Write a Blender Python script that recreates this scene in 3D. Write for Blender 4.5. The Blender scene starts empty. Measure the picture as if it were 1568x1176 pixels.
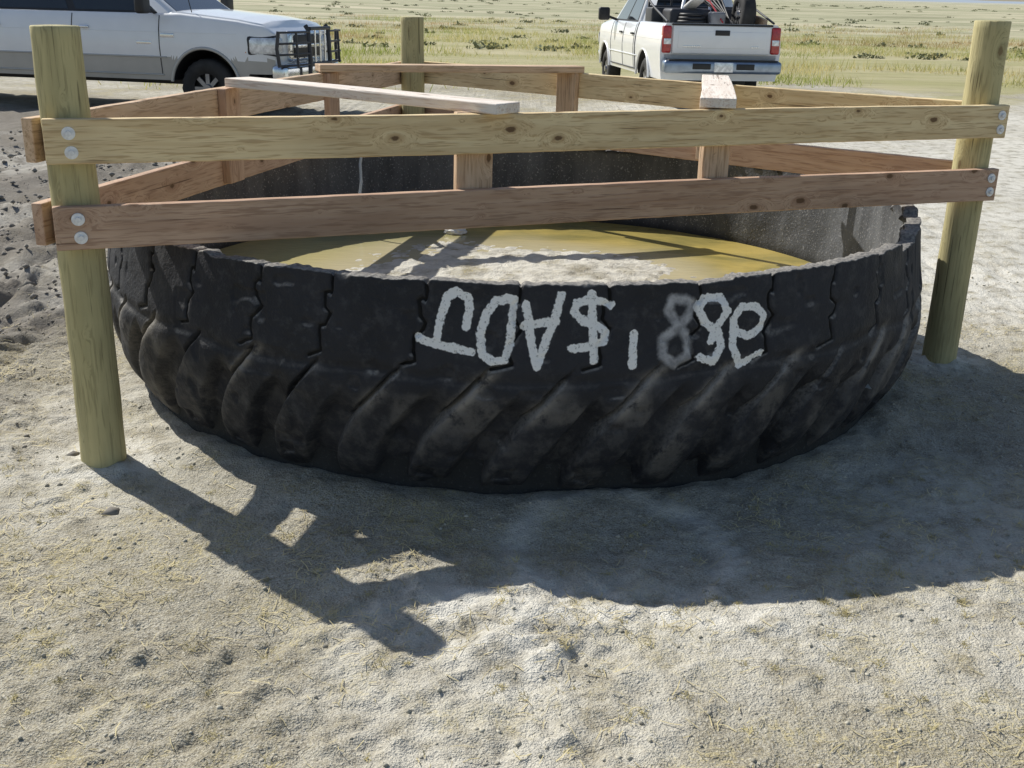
import bpy, bmesh, math, random
import numpy as np
from mathutils import Vector, Matrix
random.seed(3); rng=np.random.RandomState(7)
D=bpy.data; scn=bpy.context.scene; col=scn.collection

# ------------------------------------------------------------ helpers
def link(o,parent=None):
    col.objects.link(o)
    if parent: o.parent=parent
    return o
def empty(name,loc=(0,0,0),rz=0,sc=1):
    e=D.objects.new(name,None); e.empty_display_size=.2; e.location=loc; e.rotation_euler=(0,0,rz); e.scale=(sc,)*3; col.objects.link(e); return e
def mesh_np(name,verts,faces,mats=(),smooth=False,midx=None,parent=None):
    me=D.meshes.new(name)
    v=np.asarray(verts,dtype=np.float32); f=np.asarray(faces,dtype=np.int32)
    me.vertices.add(len(v)); me.vertices.foreach_set('co',v.ravel())
    k=f.shape[1]; me.loops.add(f.size); me.loops.foreach_set('vertex_index',f.ravel())
    me.polygons.add(len(f)); me.polygons.foreach_set('loop_start',np.arange(0,f.size,k,dtype=np.int32))
    me.polygons.foreach_set('loop_total',np.full(len(f),k,dtype=np.int32))
    for m in mats: me.materials.append(m)
    if midx is not None: me.polygons.foreach_set('material_index',np.asarray(midx,dtype=np.int32))
    me.polygons.foreach_set('use_smooth',np.full(len(f),smooth))
    me.update(calc_edges=True); me.validate()
    o=D.objects.new(name,me); link(o,parent); return o
def attr(o,name,vals):
    a=o.data.attributes.new(name,'FLOAT','POINT'); a.data.foreach_set('value',np.asarray(vals,dtype=np.float32))
def grid_faces(nu,nv,wrap=False):
    i=np.arange(nu-1); j=np.arange(nv if wrap else nv-1)
    I,J=np.meshgrid(i,j,indexing='ij'); J2=(J+1)%nv
    return np.stack([I*nv+J,I*nv+J2,(I+1)*nv+J2,(I+1)*nv+J],-1).reshape(-1,4)
def vn(x,y,scale,seed=0):
    r=np.random.RandomState(seed).rand(256,256)
    gx=np.asarray(x)/scale; gy=np.asarray(y)/scale
    ix=np.floor(gx).astype(np.int64); iy=np.floor(gy).astype(np.int64)
    fx=gx-ix; fy=gy-iy; fx=fx*fx*(3-2*fx); fy=fy*fy*(3-2*fy)
    a=r[ix%256,iy%256]; b=r[(ix+1)%256,iy%256]; c=r[ix%256,(iy+1)%256]; d=r[(ix+1)%256,(iy+1)%256]
    return (a*(1-fx)+b*fx)*(1-fy)+(c*(1-fx)+d*fx)*fy
def ss(a,b,x):
    t=np.clip((np.asarray(x)-a)/(b-a),0,1); return t*t*(3-2*t)

class NT:
    def __init__(s,name):
        s.m=D.materials.new(name); s.m.use_nodes=True; s.t=s.m.node_tree; s.n=s.t.nodes
        s.b=s.n['Principled BSDF']
    def node(s,typ,**kw):
        n=s.n.new(typ)
        for k,v in kw.items():
            if k.startswith('i_'):
                key=k[2:]; key=int(key) if key.isdigit() else key
                s.put(n.inputs[key],v)
            else: setattr(n,k,v)
        return n
    def put(s,inp,v):
        if isinstance(v,bpy.types.NodeSocket): s.t.links.new(v,inp)
        else:
            try: inp.default_value=v
            except Exception: inp.default_value=(*v,1)
    def math(s,op,a,b=0.0,c=0.0):
        n=s.node('ShaderNodeMath',operation=op); s.put(n.inputs[0],a); s.put(n.inputs[1],b); s.put(n.inputs[2],c); return n.outputs[0]
    def mr(s,v,a,b,c=0.,d=1.):
        n=s.node('ShaderNodeMapRange'); n.interpolation_type='SMOOTHSTEP'
        for i,x in enumerate((v,a,b,c,d)): s.put(n.inputs[i],x)
        return n.outputs[0]
    def mix(s,f,a,b):
        n=s.node('ShaderNodeMix',data_type='RGBA'); s.put(n.inputs[0],f); s.put(n.inputs[6],a if isinstance(a,bpy.types.NodeSocket) else (*a,1)); s.put(n.inputs[7],b if isinstance(b,bpy.types.NodeSocket) else (*b,1)); return n.outputs[2]
    def noise(s,vec,scale,detail=4,rough=.55,dist=0.,w=None):
        n=s.node('ShaderNodeTexNoise'); 
        s.put(n.inputs['Vector'],vec); s.put(n.inputs['Scale'],scale); s.put(n.inputs['Detail'],detail); s.put(n.inputs['Roughness'],rough); s.put(n.inputs['Distortion'],dist); return n.outputs['Fac']
    def obj(s): return s.node('ShaderNodeTexCoord').outputs['Object']
    def mapping(s,vec,scale=(1,1,1),rot=(0,0,0),loc=(0,0,0)):
        n=s.node('ShaderNodeMapping'); s.put(n.inputs['Vector'],vec); n.inputs['Scale'].default_value=scale; n.inputs['Rotation'].default_value=rot; n.inputs['Location'].default_value=loc; return n.outputs[0]
    def bump(s,h,strength=.5,dist=.01):
        n=s.node('ShaderNodeBump'); s.put(n.inputs['Height'],h); n.inputs['Strength'].default_value=strength; n.inputs['Distance'].default_value=dist; s.t.links.new(n.outputs[0],s.b.inputs['Normal'])
    def attr(s,name): return s.node('ShaderNodeAttribute',attribute_name=name).outputs['Fac']
    def set(s,**kw):
        for k,v in kw.items():
            s.put(s.b.inputs[{'color':'Base Color','rough':'Roughness','metal':'Metallic','coat':'Coat Weight','ior':'IOR','spec':'Specular IOR Level'}[k]],v)
        return s.m
def simple(name,c,rough=.5,metal=0,coat=0,var=.12,scale=6,bump=0):
    t=NT(name); o=t.obj(); n=t.noise(o,scale,2)
    c=np.array(c); col_=t.mix(t.mr(n,.3,.7),tuple(c*(1-var)),tuple(np.minimum(c*(1+var),1)))
    t.set(color=col_,rough=rough,metal=metal,coat=coat)
    if bump: t.bump(t.noise(o,scale*8,4),bump,.005)
    return t.m

# ------------------------------------------------------------ camera (on the ground plane, eye height 1.58 m)
f,p,r,h=1643.,.341,.023,1.581
cd=D.cameras.new('camera'); cam=D.objects.new('camera',cd); col.objects.link(cam); scn.camera=cam
cd.sensor_width=36; cd.lens=f/1568*36; cd.clip_end=20000; cd.clip_start=.05
fw=Vector((0,math.cos(p),-math.sin(p))); up0=Vector((0,math.sin(p),math.cos(p))); rt0=Vector((1,0,0))
rt=rt0*math.cos(r)+up0*math.sin(r); up=up0*math.cos(r)-rt0*math.sin(r)
M=Matrix((rt,up,-fw)).transposed().to_4x4(); M.translation=(0,0,h); cam.matrix_world=M

# ------------------------------------------------------------ light
SD=Vector((-.748,.664,math.tan(math.radians(42.5)))).normalized()
w=D.worlds.new('World'); scn.world=w; w.use_nodes=True; wn=w.node_tree
bg=wn.nodes['Background']; sk=wn.nodes.new('ShaderNodeTexSky'); sk.sky_type='NISHITA'; sk.sun_disc=False
sk.sun_elevation=math.radians(42); sk.sun_rotation=math.atan2(SD.x,SD.y)%(2*math.pi); sk.dust_density=1.0
wn.links.new(sk.outputs[0],bg.inputs[0]); bg.inputs[1].default_value=.10
sl=D.lights.new('sun','SUN'); sl.energy=5.0; sl.angle=math.radians(.5); sl.color=(1,.97,.90)
so=D.objects.new('sun',sl); col.objects.link(so); so.rotation_euler=SD.to_track_quat('Z','Y').to_euler(); so.location=(-20,20,30)
scn.view_settings.view_transform='Standard'; scn.view_settings.look='None'; scn.view_settings.exposure=0

# ------------------------------------------------------------ layout
A=np.array([-1.456,3.53]); B=np.array([2.047,4.915]); C=np.array([-.693,7.265])
TC=np.array([.00,4.985]); RT=1.785; ZR=.765; DR=RT-1.735

# ------------------------------------------------------------ ground
def churn(x,y):
    n=vn(x,y,.9,5)
    m=ss(-1.7,-2.6,x+ (n-.5)*1.2)*ss(3.0,5.0,y+n)*(1-ss(15,19,y))
    m2=ss(.55,.8,vn(x,y,1.7,6))*(ss(5,8,y))*(1-ss(13,18,y))*.3
    m3=ss(.62,.85,vn(x,y,.8,7))*(1-ss(4,5,y))*.16
    return np.clip(m+m2+m3,0,1)
def gh(x,y):
    x=np.asarray(x,dtype=float); y=np.asarray(y,dtype=float)
    d=np.hypot(x,y-4); fade=1-ss(10,26,d)
    xr,yr=x*.82+y*.57,-x*.57+y*.82
    z=(vn(x,y,1.3,1)-.5)*.035+(vn(xr,yr,.45,2)-.5)*.014+(vn(x+.3*y,y,.19,3)-.5)*.005
    rg=ss(.3,.7,vn(x,y,.7,13))
    z+=((vn(xr,yr,.075,4)-.5)*.009+(vn(x,y,.043,18)-.5)*.007+(vn(xr,yr,.027,8)-.5)*.009)*(.5+rg)
    z-=.012*ss(.70,.9,vn(x,y,.10,14))*rg
    z+=.010*ss(.78,.92,vn(xr,yr,.05,15))
    c=churn(x,y)
    cl=np.abs(vn(x,y,.22,11)-.5)*2; cl2=np.abs(vn(xr+5,yr,.11,12)-.5)*2
    z+=c*((cl-.4)*.10+(cl2-.4)*.055)
    z*=fade
    dt=np.hypot(x-TC[0],y-TC[1]); ang=np.arctan2(y-TC[1],x-TC[0])
    z*=1-.6*np.exp(-((dt-1.7-DR)/.25)**2)
    z+=.035*np.exp(-((dt-1.70-DR)/.13)**2)*(.2+1.3*vn(ang*4,ang*0,.5,9)+.4*vn(x,y,.05,10))
    z+=.022*np.exp(-(((x-.02)/.10)**2+((y-2.52)/.16)**2))+.015*np.exp(-(((x-.74)/.10)**2+((y-2.56)/.08)**2))
    rr=np.hypot(x-.35,y-2.95); z-=.010*np.exp(-((rr-.28)/.03)**2)*ss(-.2,.3,x-.3)
    for P in (A,B,C): z+=.02*np.exp(-((np.hypot(x-P[0],y-P[1]))/.14)**2)*(.5+vn(x,y,.05,19))
    z+=np.clip(y-60,0,3400)*.0098*ss(60,260,y)
    z+=(vn(x,y,60,21)-.5)*1.0*ss(80,200,y)
    return z
def axis(lo,hi,step,far_lo,far_hi,g):
    a=list(np.arange(lo,hi,step)); s=step; x=a[-1]
    while x<far_hi: s*=g; x+=s; a.append(x)
    s=step; x=lo; b=[]
    while x>far_lo: s*=g; x-=s; b.append(x)
    return np.array(b[::-1]+a)
xs=axis(-3.0,3.2,.0135,-4500,4500,1.07); ys=axis(1.8,5.0,.011,-300,6000,1.05)
Y,X=np.meshgrid(ys,xs,indexing='ij'); Z=gh(X,Y)
V=np.stack([X,Y,Z],-1).reshape(-1,3)
def ground_mat():
    g=NT('dusty_ground'); o=g.obj(); sep=g.node('ShaderNodeSeparateXYZ',i_0=o)
    n1=g.noise(o,.9,3,.6); n2=g.noise(o,7,4,.65); n3=g.noise(o,45,3,.7); n4=g.noise(o,170,2,.6)
    dirt=g.mix(g.mr(n1,.3,.7),(.38,.35,.275),(.51,.475,.39))
    dirt=g.mix(g.mr(n2,.33,.66),g.mix(.6,dirt,(.27,.235,.165)),dirt)
    dirt=g.mix(g.math('MULTIPLY',g.mr(n3,.52,.66),.6),dirt,(.19,.165,.12))
    dirt=g.mix(g.math('MULTIPLY',g.mr(n4,.52,.68),.6),dirt,(.66,.63,.53))
    dirt=g.mix(g.math('MULTIPLY',g.mr(n4,.46,.34),.65),dirt,(.16,.14,.10))
    patch=g.mr(g.noise(o,2.2,3,.65),.48,.62)
    fb=g.noise(g.mapping(o,(40,130,60),(0,0,.6)),1.,1,.6); fb2=g.noise(g.mapping(o,(130,35,60),(0,0,.3)),1.,1,.6)
    fibre=g.math('MAXIMUM',g.mr(fb,.58,.66),g.mr(fb2,.58,.66))
    dirt=g.mix(g.math('MULTIPLY',patch,.22),dirt,(.40,.34,.17))
    dirt=g.mix(g.math('MULTIPLY',fibre,g.math('ADD',g.math('MULTIPLY',patch,.6),.15)),dirt,(.52,.44,.22))
    dirt=g.mix(g.math('MULTIPLY',g.attr('mud'),.85),dirt,g.mix(n2,(.12,.105,.09),(.29,.265,.235)))
    dirt=g.mix(g.math('MULTIPLY',g.attr('pale'),g.mr(n2,.25,.6)),dirt,(.72,.69,.61))
    fn=g.noise(g.mapping(o,(.05,.22,.1)),1.,4,.65); fn2=g.noise(g.mapping(o,(.006,.05,.1)),1.,4,.7); fn3=g.noise(g.mapping(o,(.8,2.5,1)),1.,3,.7)
    gr=g.mix(g.mr(fn,.35,.65),(.50,.45,.28),(.38,.36,.18))
    gr=g.mix(g.math('MULTIPLY',g.mr(fn3,.5,.7),.7),gr,(.28,.26,.14))
    far=g.mix(g.mr(fn2,.35,.65),(.56,.51,.36),(.35,.35,.22))
    far=g.mix(g.math('MULTIPLY',g.mr(g.noise(g.mapping(o,(.05,.30,1)),1.,4,.75),.52,.60),.8),far,(.22,.22,.13))
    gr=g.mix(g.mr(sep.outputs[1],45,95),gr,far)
    gr=g.mix(g.mr(sep.outputs[1],300,3200,0,.55),gr,(.50,.52,.53))  # aerial haze painted into the colour: plain turns paler with distance
    yy=g.math('ADD',sep.outputs[1],g.math('MULTIPLY',g.math('SUBTRACT',g.noise(o,.25,4,.6),.5),26.))
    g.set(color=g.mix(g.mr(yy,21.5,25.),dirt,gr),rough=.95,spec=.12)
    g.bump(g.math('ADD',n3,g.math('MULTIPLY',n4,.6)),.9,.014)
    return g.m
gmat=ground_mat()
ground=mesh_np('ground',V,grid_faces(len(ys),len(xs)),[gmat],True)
attr(ground,'mud',churn(X,Y).ravel())
def pale(x,y):
    a=np.exp(-(((x-.1)/.45)**2+((y-2.62)/.13)**2)); b=np.exp(-(((x-.75)/.2)**2+((y-2.55)/.12)**2))
    c=np.exp(-(((x+.0)/.13)**2+((y-2.5)/.25)**2))
    e=.9*np.exp(-((np.hypot(x+1.456,y-3.53)-.1)/.09)**2)+.9*np.exp(-((np.hypot(x-B[0],y-B[1])-.1)/.09)**2)
    f_=.8*ss(1.2,2.2,x)*ss(4.6,6,y)*(1-ss(16,22,y))
    q=ss(.42,.75,vn(x,y,.8,31))*.45
    rr=np.hypot(x-.35,y-2.95); s_=.5*np.exp(-((rr-.33)/.05)**2)
    return np.clip((a*.6+b*.7+c*.8)*(.2+1.2*vn(x,y,.10,33)*vn(x,y,.035,34)*2)+e+f_+q+s_,0,1)
attr(ground,'pale',pale(X,Y).ravel())

def scatter(n,xr,yr): return rng.uniform(*xr,n),rng.uniform(*yr,n)
def clods(name,n,mat,smin,smax,xr,yr,dens=None):
    x,y=scatter(n,xr,yr)
    if dens is not None: k=rng.rand(n)<dens(x,y); x,y=x[k],y[k]
    k=np.hypot(x-TC[0],y-TC[1])>1.72+DR; x,y=x[k],y[k]; n=len(x)
    base=np.array([(1,0,0),(-1,0,0),(0,1,0),(0,-1,0),(0,0,1),(0,0,-1)],float)
    bf=np.array([(0,2,4),(2,1,4),(1,3,4),(3,0,4),(2,0,5),(1,2,5),(3,1,5),(0,3,5)])
    s=smin+(smax-smin)*rng.rand(n)**4
    v=base[None]*(0.6+.8*rng.rand(n,6,1))*s[:,None,None]
    a=rng.rand(n)*6.28; ca,sa=np.cos(a)[:,None],np.sin(a)[:,None]
    vx=v[...,0]*ca-v[...,1]*sa; vy=v[...,0]*sa+v[...,1]*ca
    v=np.stack([vx+x[:,None],vy+y[:,None],v[...,2]*.7+gh(x,y)[:,None]+s[:,None]*.1],-1)
    fc=(bf[None]+6*np.arange(n)[:,None,None]).reshape(-1,3)
    return mesh_np(name,v.reshape(-1,3),fc,[mat],True)
clodm=simple('clod_dirt',(.44,.41,.33),.95,var=.3,scale=3)
clods('dirt_clods',26000,clodm,.0018,.010,(-3,3.5),(1.8,7),lambda x,y:.25+.9*vn(x,y,.35,43)**2)
clods('mud_clods',6500,simple('mud',(.25,.228,.195),.95,var=.3,scale=3),.006,.04,(-6,-1.2),(3,14),lambda x,y:.05+churn(x,y))
def straw(name,n,mat,dens):
    x,y=scatter(n,(-2.6,3.4),(1.8,5.6)); k=rng.rand(n)<dens(x,y); x,y=x[k],y[k]
    k=np.hypot(x-TC[0],y-TC[1])>1.80; x,y=x[k],y[k]; n=len(x)
    a=rng.rand(n)*6.28; L=rng.uniform(.006,.030,n); wd=rng.uniform(.0005,.0014,n); b=rng.normal(0,.4,n)
    z=gh(x,y)+.003; dx,dy=np.cos(a),np.sin(a); dx2,dy2=np.cos(a+b),np.sin(a+b); nx,ny=-dy,dx
    z1=z+rng.rand(n)*.004; z2=z+rng.rand(n)*.010
    P=[(x-dx*L-nx*wd,y-dy*L-ny*wd,z),(x-dx*L+nx*wd,y-dy*L+ny*wd,z),(x+nx*wd,y+ny*wd,z1+.001),(x-nx*wd,y-ny*wd,z1+.001),(x+dx2*L+nx*wd,y+dy2*L+ny*wd,z2),(x+dx2*L-nx*wd,y+dy2*L-ny*wd,z2)]
    v=np.stack([np.stack(q,-1) for q in P],1)
    fc=np.array([[0,1,2,3],[3,2,4,5]])[None]+6*np.arange(n)[:,None,None]
    return mesh_np(name,v.reshape(-1,3),fc.reshape(-1,4),[mat])
straw('straw_litter',45000,simple('straw',(.54,.46,.25),.8,var=.35,scale=4),lambda x,y: .10+.95*ss(.52,.75,vn(x,y,.5,41)*.6+vn(x,y,.15,42)*.4))
def tufts(name,pts,mat,hgt,n):
    vs=[];fs=[]
    for (x,y) in pts:
        z=float(gh(x,y)); hs=random.uniform(.5,1.5)
        for i in range(n):
            a=random.random()*6.28; l=random.uniform(.4,1)*hgt*hs; t=random.uniform(.4,1.5); bx=x+random.gauss(0,hgt*.5*hs); by=y+random.gauss(0,hgt*.5*hs)
            wd=.0010; k=len(vs); nx,ny=-math.sin(a)*wd,math.cos(a)*wd
            e=(bx+math.cos(a)*l*math.sin(t),by+math.sin(a)*l*math.sin(t),z+l*math.cos(t)*.8)
            vs+=[(bx-nx,by-ny,z),(bx+nx,by+ny,z),e]; fs.append((k,k+1,k+2))
    return mesh_np(name,vs,fs,[mat])
tp_=[(rng.uniform(-2.0,2.6),rng.uniform(1.9,3.6)) for i in range(230)]+[(.9,2.68),(.95,2.62),(1.3,2.7),(1.0,2.72)]*3
tp_=[q for q in tp_ if math.hypot(q[0]-TC[0],q[1]-TC[1])>1.85]
tufts('dry_weed_tufts',tp_,simple('dry_weed',(.48,.41,.19),.9,var=.35),.022,40)

# ------------------------------------------------------------ far grass
def grass(name,n,yr,hr,wr,dens,cols):
    y=yr[0]+(yr[1]-yr[0])*rng.rand(n)**1.4; x=(rng.rand(n)*2-1)*(.62*y+4)
    k=rng.rand(n)<dens(x,y); x,y=x[k],y[k]; n=len(x)
    hgt=rng.uniform(*hr,n)*(.4+1.2*vn(x,y,2.5,51)); wd=rng.uniform(*wr,n); a=rng.rand(n)*3.14; l=rng.normal(0,.4,n)*hgt; l2=rng.normal(0,.4,n)*hgt; z=gh(x,y)-.02
    ca,sa=np.cos(a)*wd,np.sin(a)*wd
    v=np.stack([np.stack([x-ca,y-sa,z],-1),np.stack([x+ca,y+sa,z],-1),np.stack([x+l,y+l2,z+hgt],-1)],1)
    ob=mesh_np(name,v.reshape(-1,3),np.arange(3*n).reshape(-1,3),[cols])
    attr(ob,'tone',np.repeat(np.clip(rng.normal(.55,.2,n)+(vn(x,y*1.5,5,52)-.5)*1.4,0,1),3)); attr(ob,'red',np.repeat(ss(.48,.65,vn(x,y*2,9,53))*ss(27,34,y),3))
    return ob
gm_=NT('grass_blades'); t=gm_.mix(gm_.attr('tone'),(.30,.36,.08),(.68,.58,.28)); t=gm_.mix(gm_.math('MULTIPLY',gm_.attr('red'),.65),t,(.44,.26,.15)); gm_.set(color=t,rough=.8,spec=.2)
tr=gm_.node('ShaderNodeBsdfTranslucent'); gm_.put(tr.inputs[0],t); ms=gm_.node('ShaderNodeMixShader'); ms.inputs[0].default_value=.42
gm_.t.links.new(gm_.b.outputs[0],ms.inputs[1]); gm_.t.links.new(tr.outputs[0],ms.inputs[2]); gm_.t.links.new(ms.outputs[0],gm_.n['Material Output'].inputs[0])
def gd(x,y): return ss(.36,.60,vn(x,y,3.2,54))*ss(20.5,27,y+(vn(x,y,5,55)-.5)*10)
grass('dry_grass_field',190000,(19.5,110),(.10,.32),(.006,.016),gd,gm_.m)
def bushes(name,n):
    out=[]
    for i in range(n):
        y=40+400*random.random()**1.5; x=random.uniform(-1,1)*(.6*y); z=float(gh(x,y)); s=random.uniform(.12,.34)*(1+y/330)
        k=46; d=rng.normal(size=(k,3)); d/=np.linalg.norm(d,axis=1)[:,None]; d[:,2]=np.abs(d[:,2])*.7
        c0=d*s*(.4+.8*rng.rand(k,1))*np.array([1.6,1.2,.7])+np.array([x,y,z])
        t1=rng.normal(size=(k,3))*s*.13; t2=rng.normal(size=(k,3))*s*.13
        out.append(np.stack([c0-t1,c0+t2,c0+t1,c0-t2],1))
    v=np.concatenate(out).reshape(-1,3)
    return mesh_np(name,v,np.arange(len(v)).reshape(-1,4),[simple('sagebrush_leaf',(.23,.24,.13),.9,var=.35,scale=.6)])
bushes('sagebrush_field',620)
hx=np.linspace(-1500,6500,260); rows=[]
for k,(yy_,hz) in enumerate(((5200,0),(5500,.5),(5900,1),(6600,0))):
    rows.append(np.stack([hx,np.full_like(hx,yy_),30+hz*(10+60*vn(hx,hx*0+k*.1,900,61)*ss(-500,2600,hx)+14*vn(hx,hx*0,240,62))-(8 if hz==0 else 0)],-1))
hm=NT('hill_mat'); hm.set(color=hm.mix(hm.noise(hm.obj(),.004,5),(.30,.36,.44),(.42,.46,.50)),rough=1.,spec=0.)  # bluish base colour has the distance haze painted in
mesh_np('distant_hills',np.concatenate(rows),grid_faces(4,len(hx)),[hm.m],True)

# ------------------------------------------------------------ wood
def wood(name,ca,cb,dark,axis='x',knot=(.13,.075,.04),wear=.3,ks=1.,keep=.3):
    t=NT(name); o=t.obj(); rnd=t.node('ShaderNodeObjectInfo').outputs['Random']
    sc=(1.3,22,22) if axis=='x' else (18,18,1.1)
    off=t.node('ShaderNodeCombineXYZ',i_0=t.math('MULTIPLY',rnd,37.),i_1=t.math('MULTIPLY',rnd,11.),i_2=t.math('MULTIPLY',rnd,23.))
    ov=t.node('ShaderNodeVectorMath',operation='ADD',i_0=o,i_1=off.outputs[0]).outputs[0]
    sp=t.node('ShaderNodeSeparateXYZ',i_0=ov)
    if axis=='x': kx,ky=t.math('MULTIPLY',sp.outputs[0],4.6*ks),t.math('MULTIPLY',t.math('ADD',sp.outputs[2],sp.outputs[1]),8.5)
    else: kx,ky=t.math('MULTIPLY',sp.outputs[2],4.),t.math('MULTIPLY',t.math('SUBTRACT',sp.outputs[0],t.math('MULTIPLY',sp.outputs[1],.6)),9.)
    kv=t.node('ShaderNodeTexVoronoi',feature='F1',voronoi_dimensions='2D'); t.put(kv.inputs['Vector'],t.node('ShaderNodeCombineXYZ',i_0=kx,i_1=ky).outputs[0]); kv.inputs['Scale'].default_value=1
    kd=t.math('ADD',kv.outputs['Distance'],t.math('MULTIPLY',t.math('SUBTRACT',t.noise(ov,60,2),.5),.07))
    kc=t.node('ShaderNodeSeparateColor',i_0=kv.outputs['Color']); kr=kc.outputs[0]
    kd=t.math('ADD',kd,t.mr(kr,keep,keep+.02,0.,.3)); kd=t.math('ADD',kd,t.math('MULTIPLY',kc.outputs[1],.06))
    gv=t.mapping(ov,sc)
    push=t.mr(kd,.0,.5,1.5,0.)
    add=t.node('ShaderNodeVectorMath',operation='ADD',i_0=gv,i_1=t.node('ShaderNodeCombineXYZ',i_0=push if axis!='x' else 0.,i_1=push,i_2=push if axis=='x' else 0.).outputs[0]).outputs[0]
    g1=t.noise(add,1.,3,.6,.6); g2=t.noise(add,5.,2,.7); g3=t.noise(ov,3.,3)
    c=t.mix(t.mr(g1,.34,.66),ca,cb); c=t.mix(t.math('MULTIPLY',t.mr(g2,.50,.64),.65),c,dark)
    c=t.mix(t.math('MULTIPLY',t.mr(g3,.4,.75),wear),c,tuple(np.array(cb)*.6))
    ck=t.noise(t.mapping(ov,(1.6,80,80) if axis=='x' else (70,70,1.8)),1.,1,.5); ck=t.math('MULTIPLY',t.mr(ck,.68,.71),t.mr(g3,.45,.58))
    c=t.mix(t.math('MULTIPLY',ck,.85),c,tuple(np.array(dark)*.4))
    c=t.mix(t.mr(kd,.20,.11,0.,.55),c,dark)
    c=t.mix(t.mr(kd,.115,.075,0.,.9),c,knot)
    t.set(color=c,rough=.8,spec=.25); t.bump(t.math('ADD',g2,g1),.5,.004)
    return t.m
w_post=wood('treated_post_wood',(.56,.50,.27),(.46,.41,.22),(.31,.27,.14),'z',keep=.16,knot=(.22,.16,.08))
w_top=wood('treated_rail_wood',(.84,.68,.41),(.70,.53,.30),(.46,.30,.15),keep=.28)
w_red=wood('cedar_rail_wood',(.60,.42,.30),(.49,.32,.22),(.31,.185,.12),keep=.22)
w_tan=wood('fir_board_wood',(.70,.52,.36),(.58,.41,.27),(.37,.24,.145),keep=.2)
w_pale=wood('pale_board_wood',(.84,.78,.70),(.77,.68,.59),(.58,.44,.35),wear=.12,ks=.6,keep=.12)
zinc=simple('zinc_bolt',(.80,.81,.82),.5,.1,var=.1,scale=60)
fence=empty('wooden_fence',(0,0,0))
def post(name,P,top,R=.077):
    n=48; zs=np.linspace(-.12,top,60); th=np.linspace(0,2*math.pi,n,endpoint=False)
    T,Zz=np.meshgrid(th,zs); s=len(name)+int(P[0]*10)
    rr=R*(1-.035*Zz/1.4)+.0025*np.sin(3*T+Zz*3+s)+(vn(T*.3+9,Zz,.12,70)-.5)*.004
    rr-=.008*np.exp(-((((T-(4.4+.05*np.sin(Zz*7)))+math.pi)%(2*math.pi)-math.pi)/.04)**2)*ss(.55,.8,Zz)
    v=np.stack([rr*np.cos(T),rr*np.sin(T),Zz],-1)
    e1=v[-1].copy(); e1[:,:2]*=.96; e1[:,2]+=.004
    e2=e1.copy(); e2[:,:2]*=.5; e2[:,2]+=.002; e3=e1.copy(); e3[:,:2]*=.02
    v=np.concatenate([v.reshape(-1,3),e1,e2,e3])
    ob=mesh_np(name,v,grid_faces(63,n,True),[w_post],True,parent=fence); ob.location=(P[0],P[1],0); return ob
post('post_1',A,1.48); post('post_2',B,1.55); post('post_3',C,1.48)
def board(name,p0,p1,thick_dir,mat,wd=.14,th=.038,parent=fence,warp=.003):
    p0=Vector(p0);p1=Vector(p1); ax=(p1-p0); L=ax.length; ax.normalize()
    ty=Vector(thick_dir); ty=(ty-ax*ty.dot(ax)).normalized(); tz=ax.cross(ty)
    ns=max(2,int(L/.06)); bm=bmesh.new(); ring=[]
    sd=random.random()*6
    for i in range(ns+1):
        x=-L/2+L*i/ns; q=[]
        oz=warp*math.sin(x*1.7+sd); oy=warp*.6*math.sin(x*2.3+sd*2)
        for a,b in ((-1,-1),(1,-1),(1,1),(-1,1)): q.append(bm.verts.new((x,a*th/2+oy,b*wd/2+oz+random.uniform(-.0009,.0009))))
        ring.append(q)
    for i in range(ns):
        for k in range(4): bm.faces.new((ring[i][k],ring[i][(k+1)%4],ring[i+1][(k+1)%4],ring[i+1][k]))
    bm.faces.new(ring[0][::-1]); bm.faces.new(ring[-1])
    bmesh.ops.recalc_face_normals(bm,faces=bm.faces)
    me=D.meshes.new(name); bm.to_mesh(me); bm.free(); me.materials.append(mat)
    ob=D.objects.new(name,me); link(ob,parent)
    mw=Matrix((ax,ty,tz)).transposed().to_4x4(); mw.translation=(p0+p1)/2; ob.matrix_world=mw
    bv=ob.modifiers.new('b','BEVEL'); bv.width=.004; bv.segments=2; bv.limit_method='ANGLE'
    return ob
def unit(v): return v/np.linalg.norm(v)
ZT,ZL=1.208,.936
dAB=unit(B-A); nAB=np.array([dAB[1],-dAB[0]]); dAC=unit(C-A); nAC=np.array([-dAC[1],dAC[0]]); dCB=unit(B-C); nCB=np.array([-dCB[1],dCB[0]])
def p3(q,z): return (q[0],q[1],z)
off=.077+.019
for z,m1,nm in ((ZT,w_top,'upper'),(ZL,w_red,'lower')):
    zc=z-.07
    board('front_%s_rail'%nm,p3(A+nAB*off-dAB*.07,zc),p3(B+nAB*off+dAB*.06,zc),(nAB[0],nAB[1],0),m1)
    board('left_%s_rail'%nm,p3(A+nAC*off-dAC*.07,zc-.002),p3(C+nAC*off+dAC*.06,zc),(nAC[0],nAC[1],0),w_tan if nm=='upper' else w_red)
    board('back_%s_rail'%nm,p3(C+nCB*off-dCB*.05,zc+.0),p3(B+nCB*off+dCB*.03,zc-.003),(nCB[0],nCB[1],0),w_top if nm=='upper' else w_red)
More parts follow.
